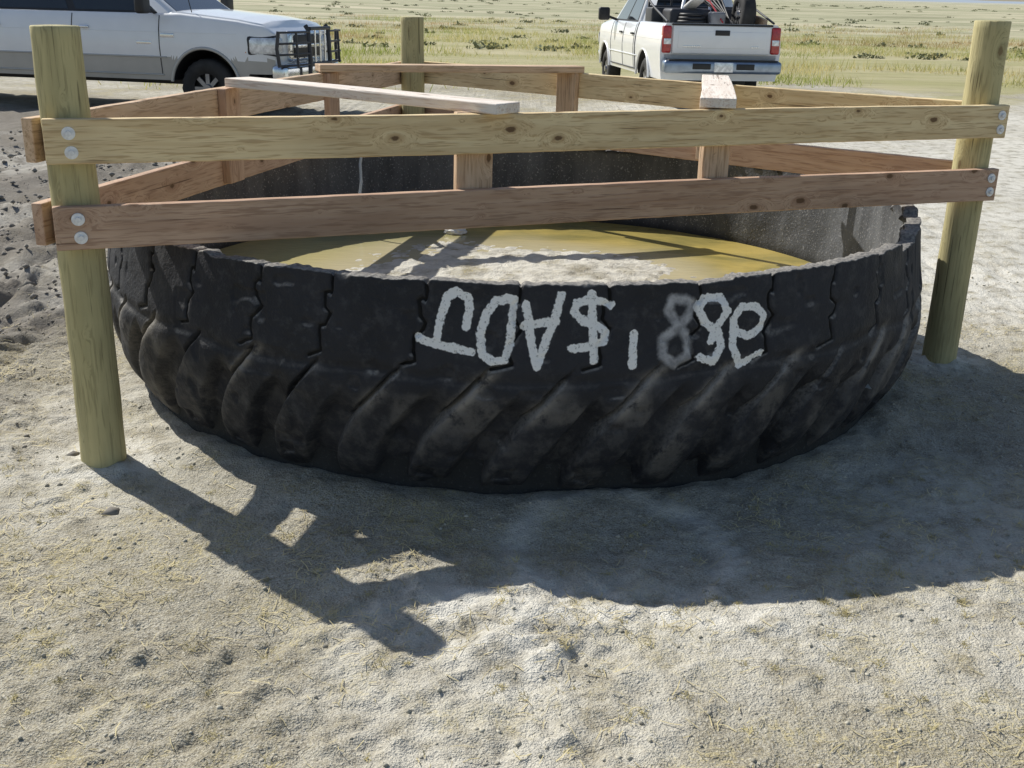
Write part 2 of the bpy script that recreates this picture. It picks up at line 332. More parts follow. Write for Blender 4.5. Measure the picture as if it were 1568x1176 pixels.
def bolt(P,n):
    n=Vector((n[0],n[1],0)); bm=bmesh.new()
    bmesh.ops.create_cone(bm,cap_ends=True,segments=24,radius1=.021,radius2=.020,depth=.004)
    r2=bmesh.ops.create_cone(bm,cap_ends=True,segments=6,radius1=.0095,radius2=.009,depth=.011); bmesh.ops.translate(bm,verts=r2['verts'],vec=(0,0,.006))
    me=D.meshes.new('bolt'); bm.to_mesh(me); bm.free(); me.materials.append(zinc)
    ob=D.objects.new('bolt',me); link(ob,fence); ob.matrix_world=Matrix.Translation(P)@n.to_track_quat('Z','Y').to_matrix().to_4x4()
for z in (ZT,ZL):
    for P in (A,B):
        for k,dz in enumerate((-.042,-.102)):
            q=P+nAB*(off+.0215)+dAB*((.004 if P is A else .02)+.003*k); bolt(Vector(p3(q,z+dz)),nAB)
    for k,dz in enumerate((-.042,-.102)):
        q=A+nAC*(off+.0215); bolt(Vector(p3(q,z+dz)),nAC)
sa1,sa2=1.37,2.39; sc1,sc2=1.28,2.50; sb1,sb2=1.24,2.22
inn=off-.0385
def vblock(nm,P,n,mat,wd=.14,z0=ZL-.13,z1=ZT+.001):
    board(nm,p3(P,z0),p3(P,z1),(n[0],n[1],0),mat,wd=wd,warp=0)
vblock('brace_1',A+dAB*sa1+nAB*inn,nAB,w_tan); vblock('brace_2',A+dAB*sa2+nAB*inn,nAB,w_tan,.12)
vblock('brace_3',A+dAC*sc1+nAC*inn,nAC,w_red); vblock('brace_4',A+dAC*sc2+nAC*inn,nAC,w_red)
vblock('brace_5',C+dCB*sb1+nCB*inn,nCB,w_tan); vblock('brace_6',C+dCB*sb2+nCB*inn,nCB,w_tan)
def topboard(nm,a,b,mat,e0=.07,e1=.07):
    d=unit(b-a); board(nm,p3(a-d*e0,ZT+.0215),p3(b+d*e1,ZT+.0215),(0,0,1),mat,warp=.006)
topboard('corner_board_1',A+dAC*(sc1+.05)+nAC*.06,A+dAB*(sa1+.05)+nAB*.05,w_pale,-.03,.10)
topboard('corner_board_2',A+dAB*sa2+nAB*.05,C+dCB*sb2+nCB*.06,w_pale)
topboard('corner_board_3',A+dAC*sc2+nAC*.06,C+dCB*sb1+nCB*.06,w_tan)

# ------------------------------------------------------------ tyre tank
NTH=2600; zo=np.concatenate([np.linspace(-.03,.5,116),np.linspace(.505,ZR,60)])
th=np.linspace(-math.pi,math.pi,NTH,endpoint=False); TH,ZZ=np.meshgrid(th,zo)
zz=np.linspace(-.1,.9,400); pr=np.interp(zz,[-.1,0,.05,.12,.22,.40,.5,.62,.765,.9],[1.56,1.60,1.645,1.70,1.745,1.772,1.765,1.745,1.722,1.71])+DR
pr=np.convolve(np.pad(pr,15,mode='edge'),np.ones(31)/31,'valid')
rl=np.interp(ZZ,zz,pr)
U_=TH*RT+30
N=42; tz=np.clip(ZZ/.47,0,1.1); sh=(.30*tz+.75*tz**2.2)
ph=(TH*N/(2*math.pi)-sh+(vn(TH*1.3+20,ZZ,.35,81)-.5)*.22)%1.0
wl=.60+.08*(vn(TH*3+9,ZZ,.3,82)-.5)
lug=ss(0,.12,ph)*(1-ss(wl,wl+.13,ph))
top=ss(.37,.48,ZZ+(ph-.4)*.12+(vn(TH*2+9,ZZ,.2,83)-.5)*.06)
depth=(.040+.022*vn(TH*2+9,ZZ*0,.25,79))*(1-top)
R_=rl-depth*(1-lug)+.006*np.sin(np.clip(ph/wl,0,1)*math.pi)*(1-top)
pk=ss(.13,.09,np.abs(ph-.32))*ss(.030,.018,np.abs(ZZ-.11-(vn(TH*3+9,ZZ*0,.3,77)-.5)*.06)); R_-=.014*pk*ss(.4,.6,vn(TH*3+9,ZZ*0,.4,76))
R_+=(vn(U_,ZZ+3,.09,84)-.5)*.006+(vn(U_,ZZ+3,.03,85)-.5)*.003*(1-top*.5)+(vn(U_,ZZ+3,.4,86)-.5)*.018
R_-=.008*ss(.74,.92,vn(U_,ZZ+3,.06,75))
R_-=.008*np.exp(-((ZZ-.48-(vn(TH*2+9,ZZ*0,.3,87)-.5)*.05)/.02)**2)
S=TH*RT
crack=np.full(S.shape,1.0)
Pc=2*math.pi*RT/38
base=-math.pi/2*RT
rr2=np.random.RandomState(11)
def segd(px,py,a,b):
    ax,ay=a;bx,by=b; dx,dy=bx-ax,by-ay; t=np.clip(((px-ax)*dx+(py-ay)*dy)/(dx*dx+dy*dy+1e-12),0,1)
    return np.hypot(px-ax-t*dx,py-ay-t*dy)
for i in range(38):
    c=-math.pi*RT+ (i+.5)*Pc+rr2.uniform(-.015,.015); j=lambda k:rr2.uniform(-k,k)
    pts=[(c+.012,ZR+.02),(c+.006+j(.01),.715+j(.01)),(c-.012,.70),(c-.010+j(.008),.655),(c+.012,.635+j(.01)),(c-.004,.60),(c-.026,.585+j(.01)),(c-.022,.545),(c-.016,.515),(c-.055-abs(j(.03)),.495+j(.006))]
    msk=(np.abs(S-c)<.15)&(ZZ>.42); sx,sz=S[msk],ZZ[msk]; dmin=crack[msk]
    wb=(vn(sx+30,sz,.02,74)-.5)*.008
    for a,b in zip(pts[:-1],pts[1:]): dmin=np.minimum(dmin,segd(sx+wb,sz,a,b))
    crack[msk]=dmin
R_-=.012*np.exp(-(crack/.007)**2)
def wall(px,py):
    Xw=(px-809)/490.
    for _ in range(6):
        yy=TC[1]-math.sqrt(RT**2-(Xw-TC[0])**2); sc=1643/(yy*.9424+.96*.334); Xw=(px-809+25)/sc
    rim=float(np.interp(px,[400,650,850,1050,1250],[403,430,437,432,412]))
    return (math.asin((Xw-TC[0])/RT)*RT+base, ZR-(py-rim)/(sc*.93))
glyphs=[[(712,493),(718,470),(714,452),(697,445),(683,452),(674,480),(668,514)],[(640,508),(668,518),(722,529)],
[(775,457),(757,456),(742,475),(734,505),(738,532),(755,543),(772,541),(779,520),(781,490),(784,456),(772,453)],
[(803,462),(808,490),(812,520),(821,552),(832,520),(845,490),(856,450)],[(800,492),(848,488)],
[(932,461),(905,456),(880,460),(877,474),(890,486),(912,493),(925,502),(922,515),(905,522),(873,526)],[(903,448),(908,542)],[(968,503),(966,549)],
[(1100,450),(1076,450),(1066,466),(1077,488),(1096,500),(1100,520),(1088,544),(1068,538)],[(1084,515),(1095,492),(1110,470),(1100,450)],
[(1140,505),(1160,495),(1164,476),(1150,463),(1130,465),(1118,482),(1122,500),(1140,505)],[(1119,490),(1117,520),(1128,547),(1160,530)]]
faint=[[(1045,455),(1026,456),(1021,472),(1035,492),(1050,512),(1050,536),(1030,548),(1012,535),(1012,512),(1035,495),(1052,478),(1058,460),(1045,455)]]
paint=np.full(S.shape,1.0); fnt=np.full(S.shape,1.0)
msk=(np.abs(S-base)<1.05)&(ZZ>.4); sx,sz=S[msk],ZZ[msk]
for arr,gl in ((paint,glyphs),(fnt,faint)):
    dm=arr[msk]
    for gs in gl:
        q=[wall(*a) for a in gs]
        for a,b in zip(q[:-1],q[1:]): dm=np.minimum(dm,segd(sx,sz,a,b))
    arr[msk]=dm
u1=th*RT+30
n_=lambda s,k:(vn(u1,th*0,s,k)-.5)
rag=n_(.05,88)*.005+n_(.014,89)*.005+n_(.6,90)*.010
stp=(-.028)*((th>-.62)&(th<-.5))+.02*((th>-.22)&(th<-.08))+.012*((th>-2.55)&(th<-2.4))
crk_top=crack[-1]
rag=rag+stp-.008*ss(.78,.9,vn(u1,th*0,.10,73))-.012*np.exp(-(crk_top/.006)**2)
zfac=ss(.55,ZR,ZZ); ZO=ZZ+rag[None,:]*zfac
outer=np.stack([TC[0]+R_*np.cos(TH),TC[1]+R_*np.sin(TH),ZO],-1)
def ringrow(rad,z): return np.stack([TC[0]+rad*np.cos(th),TC[1]+rad*np.sin(th),z],-1)[None]
Rt=R_[-1]; zt=ZR+rag
rows=[outer,ringrow(Rt-.002,zt+.0015),ringrow(Rt-.004,zt+.002),ringrow(Rt-.03,zt+.001+n_(.03,91)*.008),ringrow(Rt-.055+n_(.05,92)*.010,zt-.001+n_(.02,93)*.006),ringrow(Rt-.057+n_(.05,92)*.010,zt-.004),ringrow(Rt-.059+n_(.05,92)*.010,zt-.012)]
for zi in np.linspace(.73,.0,40): rows.append(ringrow(1.655+DR+.02*(zi-.4)+n_(.5,94)*.02+(vn(u1,th*0+zi,.09,95)-.5)*.006,np.full(NTH,zi)))
VV=np.concatenate(rows); nr=VV.shape[0]
rb=NT('tyre_rubber'); o=rb.obj(); geo=rb.node('ShaderNodeNewGeometry'); nz=rb.node('ShaderNodeSeparateXYZ',i_0=geo.outputs['Normal']).outputs[2]
sepo=rb.node('ShaderNodeSeparateXYZ',i_0=o)
m1=rb.noise(o,3.,3,.65); m2=rb.noise(o,18,4,.7); m3=rb.noise(o,90,2,.6)
c=rb.mix(rb.mr(m1,.3,.7),(.014,.015,.019),(.034,.035,.041))
c=rb.mix(rb.math('MULTIPLY',rb.mr(m2,.48,.70),.5),c,(.066,.066,.070))
low=rb.mr(sepo.outputs[2],.50,.10,.0,.5)
c=rb.mix(rb.math('MULTIPLY',low,rb.mr(m2,.40,.72)),c,(.105,.100,.093))
c=rb.mix(rb.math('MULTIPLY',rb.attr('scuff'),rb.mr(m2,.30,.55)),c,(.24,.222,.198))
c=rb.mix(rb.math('MULTIPLY',rb.mr(nz,.25,.8),rb.mr(m3,.25,.7,.25,.9)),c,(.32,.30,.27))
st=rb.noise(rb.mapping(o,(7,7,1.5)),1.,4,.65)
inc=rb.mix(rb.mr(st,.30,.72),(.060,.063,.070),(.125,.13,.14))
inc=rb.mix(rb.math('MULTIPLY',rb.mr(m3,.60,.68),.6),inc,(.36,.36,.37))
inc=rb.mix(rb.mr(sepo.outputs[2],.37,.31,0.,.85),inc,(.02,.02,.018))
c=rb.mix(rb.attr('inner'),c,inc)
c=rb.mix(rb.mr(rb.attr('crack'),.0070,.0035),c,(.004,.004,.004))
wob=rb.math('ADD',rb.math('MULTIPLY',rb.math('SUBTRACT',m2,.5),.014),rb.math('MULTIPLY',rb.math('SUBTRACT',m3,.5),.012))
pm=rb.mr(rb.math('ADD',rb.attr('paint'),wob),.0150,.0115)
pm=rb.math('MULTIPLY',pm,rb.mr(rb.noise(o,110,2,.65),.30,.43,.5,1.))
c=rb.mix(pm,c,(.86,.86,.84))
fm=rb.math('MULTIPLY',rb.mr(rb.math('ADD',rb.attr('faint'),wob),.024,.006),rb.mr(m2,.3,.7,.35,.85))
c=rb.mix(fm,c,(.55,.55,.56))
rb.set(color=c,rough=rb.mr(m1,.3,.7,.6,.85),spec=.32); rb.bump(rb.math('ADD',m3,rb.math('MULTIPLY',m2,1.4)),.5,.006)
tank=mesh_np('tire_water_tank',VV.reshape(-1,3),grid_faces(nr,NTH,True),[rb.m],True)
npad=(nr-len(zo))*NTH
def tattr(n,a,fill): attr(tank,n,np.concatenate([a.ravel(),np.full(npad,float(fill))]))
tattr('crack',crack,1); tattr('paint',paint,1); tattr('faint',fnt,1)
edge=np.exp(-((ph-.10)/.10)**2)+np.exp(-((ph-1.08)/.10)**2)
scf=edge*(.20+1.0*ss(.28,.42,ZZ))*ss(.08,.2,ZZ)*(1-ss(.46,.53,ZZ))*ss(.2,.65,vn(TH*3+9,ZZ,.25,96))
scf+=.30*lug*(1-top)*ss(.55,.8,vn(U_,ZZ,.12,97))
tattr('scuff',np.clip(scf,0,1),0)
inn_=np.zeros((nr,NTH)); inn_[len(zo)+6:]=1; attr(tank,'inner',inn_.ravel())

# ------------------------------------------------------------ water and silt
def mound_e(GX,GY): return np.hypot(GX/.84,(GY)/.85)+(vn(GX+9,GY+9,.45,101)-.5)*.30+(vn(GX+9,GY+9,.12,102)-.5)*.08
wt=NT('murky_water'); o=wt.obj(); sh_=wt.attr('shallow')
wc=wt.mix(wt.mr(wt.noise(wt.mapping(o,(1,1.6,1)),1.5,4,.6,.5),.32,.66),(.29,.25,.085),(.56,.43,.13)); 
wc=wt.mix(wt.mr(wt.node('ShaderNodeSeparateXYZ',i_0=o).outputs[0],.3,-1.,0.,.55),wc,(.46,.44,.25)); wc=wt.mix(sh_,wc,(.56,.49,.31))
wt.set(color=wc,rough=.02,ior=1.5); wt.bump(wt.noise(wt.mapping(o,(1,2.4,1)),11,2,.5),.10,.02)
a=np.linspace(0,2*math.pi,160,endpoint=False); wr=np.linspace(.01,1.66+DR,60); Rr,Aa=np.meshgrid(wr,a,indexing='ij')
wx,wy=TC[0]+Rr*np.cos(Aa),TC[1]+Rr*np.sin(Aa)
wat=mesh_np('water',np.stack([wx,wy,np.full_like(Rr,.31)],-1).reshape(-1,3),grid_faces(60,160,True),[wt.m],True)
attr(wat,'shallow',(ss(1.5,1.0,mound_e(wx,wy-5.0))).ravel())
gx=np.linspace(-1.35,1.35,260); gy=np.linspace(-1.2,1.2,240); GX,GY=np.meshgrid(gx,gy)
e=mound_e(GX,GY)
gz=.31+.045*(1-e)*1.2; gz=np.where(gz>.335,.335+(gz-.335)*.4,gz)+(vn(GX+9,GY+9,.07,103)-.5)*.014+(vn(GX+9,GY+9,.03,104)-.5)*.010
sil=mesh_np('silt_mound',np.stack([GX+.0,GY+5.0,gz],-1).reshape(-1,3),grid_faces(240,260),[gmat],True); attr(sil,'mud',ss(.82,1.0,e).ravel()*.45); attr(sil,'pale',np.full(GX.size,.85))
inlet=empty('water_inlet_pipe',(0,0,0))
def tube(name,pts,rad,mat,parent,cyc=False,smooth=True):
    cu=D.curves.new(name,'CURVE'); cu.dimensions='3D'; cu.bevel_depth=rad; cu.bevel_resolution=3; cu.use_fill_caps=True
    s=cu.splines.new('POLY'); s.points.add(len(pts)-1); s.use_cyclic_u=cyc
    for q,pp in zip(s.points,pts): q.co=(*pp,1)
    s.use_smooth=smooth
    cu.materials.append(mat); ob=D.objects.new(name,cu); link(ob,parent); return ob
dk=simple('dark_plastic',(.03,.03,.032),.5)
tube('pipe',[(-1.0,6.55,.4),(-1.0,6.55,.86),(-.95,6.4,.9),(-.88,6.22,.9)],.016,dk,inlet)
wjm=NT('falling_water'); wjm.set(color=(.8,.85,.9),rough=.05,ior=1.33); wjm.b.inputs['Transmission Weight'].default_value=.5
tube('stream',[(-.88+.004*math.sin(k*2.1),6.2-.012*k,.89-.0028*k*k*1.0) for k in range(15)],.008,wjm.m,inlet)
rk=bmesh.new(); bmesh.ops.create_icosphere(rk,subdivisions=3,radius=.05)
for v_ in rk.verts: v_.co=Vector((v_.co.x*1.3,v_.co.y,v_.co.z*.6))*(1+.25*(random.random()-.5))
me=D.meshes.new('rock'); rk.to_mesh(me); rk.free(); me.materials.append(simple('pale_rock',(.7,.69,.65),.8,bump=.4)); ro=D.objects.new('rock',me); link(ro); ro.location=(-.35,6.18,.325)

# ------------------------------------------------------------ pickups
M_white=simple('white_paint',(.88,.89,.90),.28,0,.8,.02,3); M_grey=simple('pewter_paint',(.46,.45,.42),.35,.1,.6,.05,3)
M_chrome=simple('chrome',(.72,.74,.77),.18,1,0,.06,8); M_glass=simple('tinted_glass',(.02,.025,.03),.06,0,.5,.1,2)
M_black=simple('black_trim',(.02,.02,.022),.5); M_rub=simple('wheel_rubber',(.03,.029,.028),.8,var=.3); M_alloy=simple('alloy_wheel',(.30,.30,.31),.35,.7)
M_lamp=simple('headlamp_lens',(.8,.82,.84),.1,.2,1,.2,20); M_red=simple('tail_lamp_red',(.45,.02,.02),.2,0,.8,.2,20); M_amb=simple('amber_lens',(.6,.22,.04),.25,0,.6)
M_bump=simple('bumper_steel',(.30,.36,.45),.3,.8,0,.1,10); M_seam=simple('panel_gap',(.03,.03,.035),.8); M_steel=simple('rack_steel',(.04,.04,.045),.5)
def hw(z): return np.interp(z,[.4,.55,.75,.95,1.15,1.28,1.38],[.93,.965,.985,1.0,.985,.955,.92])
def box(name,c,s,mat,parent,bev=.02,rot=(0,0,0),taper=None):
    bm=bmesh.new(); bmesh.ops.create_cube(bm,size=1)
    for v_ in bm.verts:
        v_.co=Vector((v_.co.x*s[0],v_.co.y*s[1],v_.co.z*s[2]))
        if taper and v_.co.z>0: v_.co.x*=taper[0]; v_.co.y*=taper[1]
    if bev: bmesh.ops.bevel(bm,geom=bm.edges[:],offset=min(bev,min(s)*.45),segments=3,profile=.5,affect='EDGES')
    me=D.meshes.new(name); bm.to_mesh(me); bm.free(); me.materials.append(mat)
    for q in me.polygons: q.use_smooth=True
    try: me.set_sharp_from_angle(angle=math.radians(50))
    except Exception: pass
    ob=D.objects.new(name,me); link(ob,parent); ob.location=c; ob.rotation_euler=rot; return ob
def wheel(name,c,side,parent,R=.40,W=.27):
    prof=[(.20,-.5),(.235,-.5),(.34,-.48),(.385,-.40),(.40,-.3),(.40,.3),(.385,.40),(.34,.48),(.235,.5),(.225,.44),(.20,.42)]
    n=48; a=np.linspace(0,2*math.pi,n,endpoint=False); vs=[]
    for rr,yy in prof:
        q=np.stack([rr*R/.4*np.cos(a),np.full(n,yy*W),rr*R/.4*np.sin(a)],-1)
        if abs(yy)<=.4 and rr>.38:
            k=(np.arange(n)%2)*.012; q[:,0]-=k*np.cos(a); q[:,2]-=k*np.sin(a)
        vs.append(q)
    ob=mesh_np(name,np.concatenate(vs),grid_faces(len(prof),n,True),[M_rub],True,parent=parent); ob.location=c
    if side<0: ob.rotation_euler=(0,0,math.pi)
    bm=bmesh.new()
    for k in range(8):
        an=k*math.pi/4
        r_=bmesh.ops.create_cube(bm,size=1); bmesh.ops.scale(bm,vec=(.15,.03,.055),verts=r_['verts']); bmesh.ops.translate(bm,vec=(.125,.30*W+.01,0),verts=r_['verts']); bmesh.ops.rotate(bm,cent=(0,0,0),matrix=Matrix.Rotation(an,3,'Y'),verts=r_['verts'])
    r_=bmesh.ops.create_cone(bm,cap_ends=True,segments=24,radius1=.075,radius2=.06,depth=.06); bmesh.ops.rotate(bm,cent=(0,0,0),matrix=Matrix.Rotation(-math.pi/2,3,'X'),verts=r_['verts']); bmesh.ops.translate(bm,vec=(0,.33*W+.02,0),verts=r_['verts'])
    me=D.meshes.new(name+'_rim'); bm.to_mesh(me); bm.free(); me.materials.append(M_alloy); o2=D.objects.new(name+'_rim',me); link(o2,ob)
    bm=bmesh.new(); r_=bmesh.ops.create_cone(bm,cap_ends=True,segments=32,radius1=.225,radius2=.225,depth=.02); bmesh.ops.rotate(bm,cent=(0,0,0),matrix=Matrix.Rotation(math.pi/2,3,'X'),verts=r_['verts']); bmesh.ops.translate(bm,vec=(0,.1*W,0),verts=r_['verts'])
    me=D.meshes.new(name+'_hub'); bm.to_mesh(me); bm.free(); me.materials.append(M_black); o3=D.objects.new(name+'_hub',me); link(o3,ob)
def pickup(loc,rz,two_tone,guard,cargo,RA=-4.58,L=-5.85,sc=1.,cabR=-3.84):
    T=empty('pickup_truck',loc,rz,sc)
    FA=-.98; AR=.49; WZ=.40; cb=cabR-.06; dc=cabR+3.84
    x=np.unique(np.concatenate([np.linspace(L,0,150),FA+AR*np.cos(np.linspace(0,math.pi,25)),RA+AR*np.cos(np.linspace(0,math.pi,25)),[cb+.001,cb-.001,L+.05,L+.051]]))
    zb=np.where(x>-.35,.62,.50)
    for ax in (FA,RA):
        d=np.abs(x-ax); zb=np.where(d<AR,np.maximum(zb,WZ+.02+np.sqrt(np.clip(AR**2-d**2,0,None))),zb)
    zt=np.interp(x,[L,cb-.01,cb,-1.5,-1.35,-.5,-.12,0],[1.36,1.36,1.34,1.34,1.345,1.27,1.21,1.12])
    tp=1-.10*np.clip((x+.45)/.45,0,1)**2.2
    bed=(x<cb)&(x>L+.05)
    K=12; fr=np.linspace(0,1,K); left=[]
    for k in fr:
        z=zb+(zt-zb)*k; left.append(np.stack([x,hw(z)*tp,z],-1))
    ytop=hw(zt)*tp
    acr=[]
    for fy,dz in ((.985,0.012),(.95,.018),(.935,None),(.6,None),(.0,None),(-.6,None),(-.935,None),(-.95,.018),(-.985,.012)):
        if dz is None:
            crown=np.where(x>-1.5,.035+.03*(1-(fy/.95)**2)*ss(-1.5,-1.2,x)+.02*(abs(fy)<.7),.02)
            crown*=np.where(x>-.1,.5,1)
            zz_=np.where(bed,.88,zt+crown)
        else: zz_=zt+dz
        acr.append(np.stack([x,ytop*fy,zz_],-1))
    right=[np.stack([q[:,0],-q[:,1],q[:,2]],-1) for q in left[::-1]]
    rows=left+acr+right; nrw=len(rows); G=np.stack(rows)
    F=grid_faces(nrw,len(x),False)
    F2=np.stack([(nrw-1)*len(x)+np.arange(len(x)-1),(nrw-1)*len(x)+np.arange(1,len(x)),np.arange(1,len(x)),np.arange(len(x)-1)],-1)
    allf=np.concatenate([F,F2]); P=G.reshape(-1,3); cz=P[allf].mean(1)
    mi=np.where((cz[:,2]<.80)&(np.abs(cz[:,1])>.5),1 if two_tone else 0,0); mi[len(F):]=2
    mi=np.where((np.abs(cz[:,1])<.86)&(cz[:,0]<cb)&(cz[:,2]<1.0),2,mi)
    ob=mesh_np('body',P,allf,[M_white,M_grey,M_black],True,mi,parent=T)
    bm=bmesh.new(); bm.from_mesh(ob.data); bm.verts.ensure_lookup_table()
    nx=len(x)
    for ci in (0,nx-1):
        vs_=[bm.verts[k*nx+ci] for k in range(nrw)]
        try: bm.faces.new(vs_)
        except Exception: pass
    bmesh.ops.recalc_face_normals(bm,faces=bm.faces); bm.to_mesh(ob.data); bm.free()
    try: ob.data.set_sharp_from_angle(angle=math.radians(38))
    except Exception: pass
    b=[Vector((-1.38,.90,1.33)),Vector((cabR,.92,1.33)),Vector((cabR,-.92,1.33)),Vector((-1.38,-.90,1.33))]
    m_=[Vector((-2.10,.745,1.83)),Vector((cabR+.14,.745,1.84)),Vector((cabR+.14,-.745,1.84)),Vector((-2.10,-.745,1.83))]
    t_=[Vector((-2.38,.62,1.925)),Vector((cabR+.26,.62,1.93)),Vector((cabR+.26,-.62,1.93)),Vector((-2.38,-.62,1.925))]
    bm=bmesh.new(); rr=[[bm.verts.new(v_) for v_ in q] for q in (b,m_,t_)]
    for i in range(2):
        for k in range(4): bm.faces.new((rr[i][k],rr[i][(k+1)%4],rr[i+1][(k+1)%4],rr[i+1][k]))
    bm.faces.new(rr[2]); bmesh.ops.recalc_face_normals(bm,faces=bm.faces)
    bmesh.ops.bevel(bm,geom=[e_ for e_ in bm.edges if min(v_.co.z for v_ in e_.verts)>1.4 or abs(e_.verts[0].co.z-e_.verts[1].co.z)>.3],offset=.05,segments=3,affect='EDGES')
    me=D.meshes.new('cab'); bm.to_mesh(me); bm.free(); me.materials.append(M_white)
    for q in me.polygons: q.use_smooth=True
    ob=D.objects.new('cab',me); link(ob,T)
    def pane(nm,c4,u0,u1,v0,v1,mat=M_glass,o_=.007):
        c0,c1,c2,c3=c4; bl=lambda u,v:(c0*(1-u)+c1*u)*(1-v)+(c3*(1-u)+c2*u)*v
        q=[bl(u0,v0),bl(u1,v0),bl(u1,v1),bl(u0,v1)]; n=(q[1]-q[0]).cross(q[3]-q[0]).normalized()
        cc=sum(q,Vector())/4
        if n.dot(cc-Vector((-2.8,0,1.5)))<0: n=-n
        bm=bmesh.new(); vv=[bm.verts.new(k+n*o_) for k in q]+[bm.verts.new(k-n*.01) for k in q]
        bm.faces.new(vv[:4])
        for k in range(4): bm.faces.new((vv[k],vv[(k+1)%4],vv[4+(k+1)%4],vv[4+k]))
        bmesh.ops.recalc_face_normals(bm,faces=bm.faces); me=D.meshes.new(nm); bm.to_mesh(me); bm.free(); me.materials.append(mat); link(D.objects.new(nm,me),T)
    for s,(i,j) in ((1,(0,1)),(-1,(3,2))):
        c4=(b[i],b[j],m_[j],m_[i])
        pane('front_window',c4,.10,.50,.10,.90); pane('rear_window',c4,.54,.92,.10,.90)
        pane('window_frame',c4,.085,.935,.05,.94,M_black,.003)
    pane('windshield',(b[3],b[0],m_[0],m_[3]),.06,.94,.06,.93); pane('back_glass',(b[1],b[2],m_[2],m_[1]),.12,.88,.15,.88)
    for s in (1,-1):
        for xs_ in (-1.62,-2.78+dc*.3,cabR+.08):
            zz_=np.linspace(.56,1.33,10); pts=[(xs_,s*(float(hw(z))+.0015),z) for z in zz_]
            tube('door_gap',pts,.006,M_seam,T)
        tube('bed_gap',[(cb,s*(float(hw(z))+.001),z) for z in np.linspace(.52,1.35,8)],.012,M_seam,T)
        tube('belt_crease',[(xx,s*(float(hw(1.12))+.0),1.12) for xx in np.linspace(L+.05,-.5,6)],.004,M_white,T)
        tube('side_moulding',[(xx,s*(float(hw(.80))+.003),.80) for xx in np.linspace(RA+.55,FA-.55,6)],.012,M_grey if two_tone else M_white,T)
        tube('rocker_line',[(xx,s*(float(hw(.57))+.004),.57) for xx in np.linspace(RA+.55,-1.6,6)],.012,M_grey if two_tone else M_black,T)
        for hx_ in (-2.60+dc*.3,cabR+.22): box('door_handle',(hx_,s*1.0,1.16),(.18,.035,.035),M_chrome if two_tone else M_black,T,.012)
        box('mirror',(-1.72,s*1.17,1.47),(.13,.22,.24),M_black,T,.04); tube('mirror_arm',[(-1.7,s*.9,1.36),(-1.7,s*1.08,1.42)],.025,M_black,T)
        tube('arch_trim_front',[(FA+(AR+.01)*math.cos(a_),s*(1.0-.02*abs(math.cos(a_))*1),WZ+.03+(AR+.01)*math.sin(a_)) for a_ in np.linspace(.12,math.pi-.12,24)],.022,M_grey if two_tone else M_white,T)
        tube('arch_trim_rear',[(RA+(AR+.01)*math.cos(a_),s*(.99),WZ+.03+(AR+.01)*math.sin(a_)) for a_ in np.linspace(.12,math.pi-.12,24)],.022,M_grey if two_tone else M_white,T)
        box('headlamp',(-.17,s*.80,.98),(.42,.34,.25),M_lamp,T,.06,(0,0,-s*.25)); box('lamp_bezel',(-.19,s*.80,.98),(.43,.33,.28),M_black,T,.06,(0,0,-s*.25)); box('turn_lamp',(-.335,s*.972,.94),(.10,.03,.12),M_amb,T,.012,(0,0,-s*.2))
        box('tail_lamp',(L+.02,s*.90,1.13),(.12,.15,.42),M_red,T,.03); box('reverse_lamp',(L-.035,s*.895,1.10),(.02,.12,.09),M_lamp,T,.008)
        wheel('front_wheel',(FA,s*.83,WZ),s,T); wheel('rear_wheel',(RA,s*.83,WZ),s,T)
    box('grille_surround',(.01,0,.97),(.12,1.06,.40),M_chrome if two_tone else M_white,T,.05); box('grille',(.045,0,.97),(.09,.92,.30),M_black,T,.03)
    box('grille_bar_h',(.085,0,.97),(.03,.92,.05),M_chrome,T,.01); box('grille_bar_v',(.085,0,.97),(.032,.07,.32),M_chrome,T,.01)
    box('front_bumper',(.05,0,.62),(.24,1.86,.27),M_chrome,T,.07); box('air_dam',(.0,0,.44),(.2,1.7,.16),M_black,T,.05)
    box('under_chassis',(L/2,0,.52),(-L-.6,1.1,.2),M_black,T,.02)
    if guard:
        q=.024
        for s in (1,-1):
            tube('guard_upright',[(.24,s*.34,.42),(.26,s*.34,.8),(.24,s*.34,1.18),(.20,s*.34,1.24)],.03,M_steel,T)
            for z_ in (.74,.88,1.02,1.16): tube('guard_wing',[(.26,s*.34,z_),(.23,s*.80,z_),(.10,s*.98,z_-.005)],q*.6,M_steel,T)
            tube('guard_wing_end',[(.10,s*.98,1.17),(.08,s*1.0,.95),(.10,s*.98,.72)],q,M_steel,T)
            tube('guard_wing_mid',[(.23,s*.72,1.17),(.25,s*.72,.72)],q*.7,M_steel,T)
        for z_ in (.50,.74,1.20): tube('guard_cross',[(.26,-.34,z_),(.26,.34,z_)],.026,M_steel,T)
        for y_ in (-.17,0,.17): tube('guard_bar',[(.26,y_,.74),(.26,y_,1.2)],.014,M_chrome,T)
        box('fender_badge',(-1.50,-.995,1.08),(.20,.012,.05),M_chrome,T,.004); box('door_badge',(-1.85,-.995,.98),(.22,.012,.04),M_chrome,T,.004)
        tube('antenna',[(-1.2,-.8,1.3),(-1.35,-.8,1.95)],.006,M_black,T)
    box('tailgate',(L-.015,0,1.13),(.05,1.62,.44),M_white,T,.02); box('tailgate_cap',(L-.01,0,1.362),(.08,1.66,.03),M_black,T,.01)
    box('tailgate_recess',(L-.036,0,1.13),(.02,1.45,.26),M_white,T,.009)
    box('tailgate_handle',(L-.047,0,1.24),(.02,.24,.08),M_black,T,.008); 
    for k in range(9): box('badge_letter',(L-.049,.62-.032*k,1.03),(.008,.022,.028),M_chrome,T,.002)
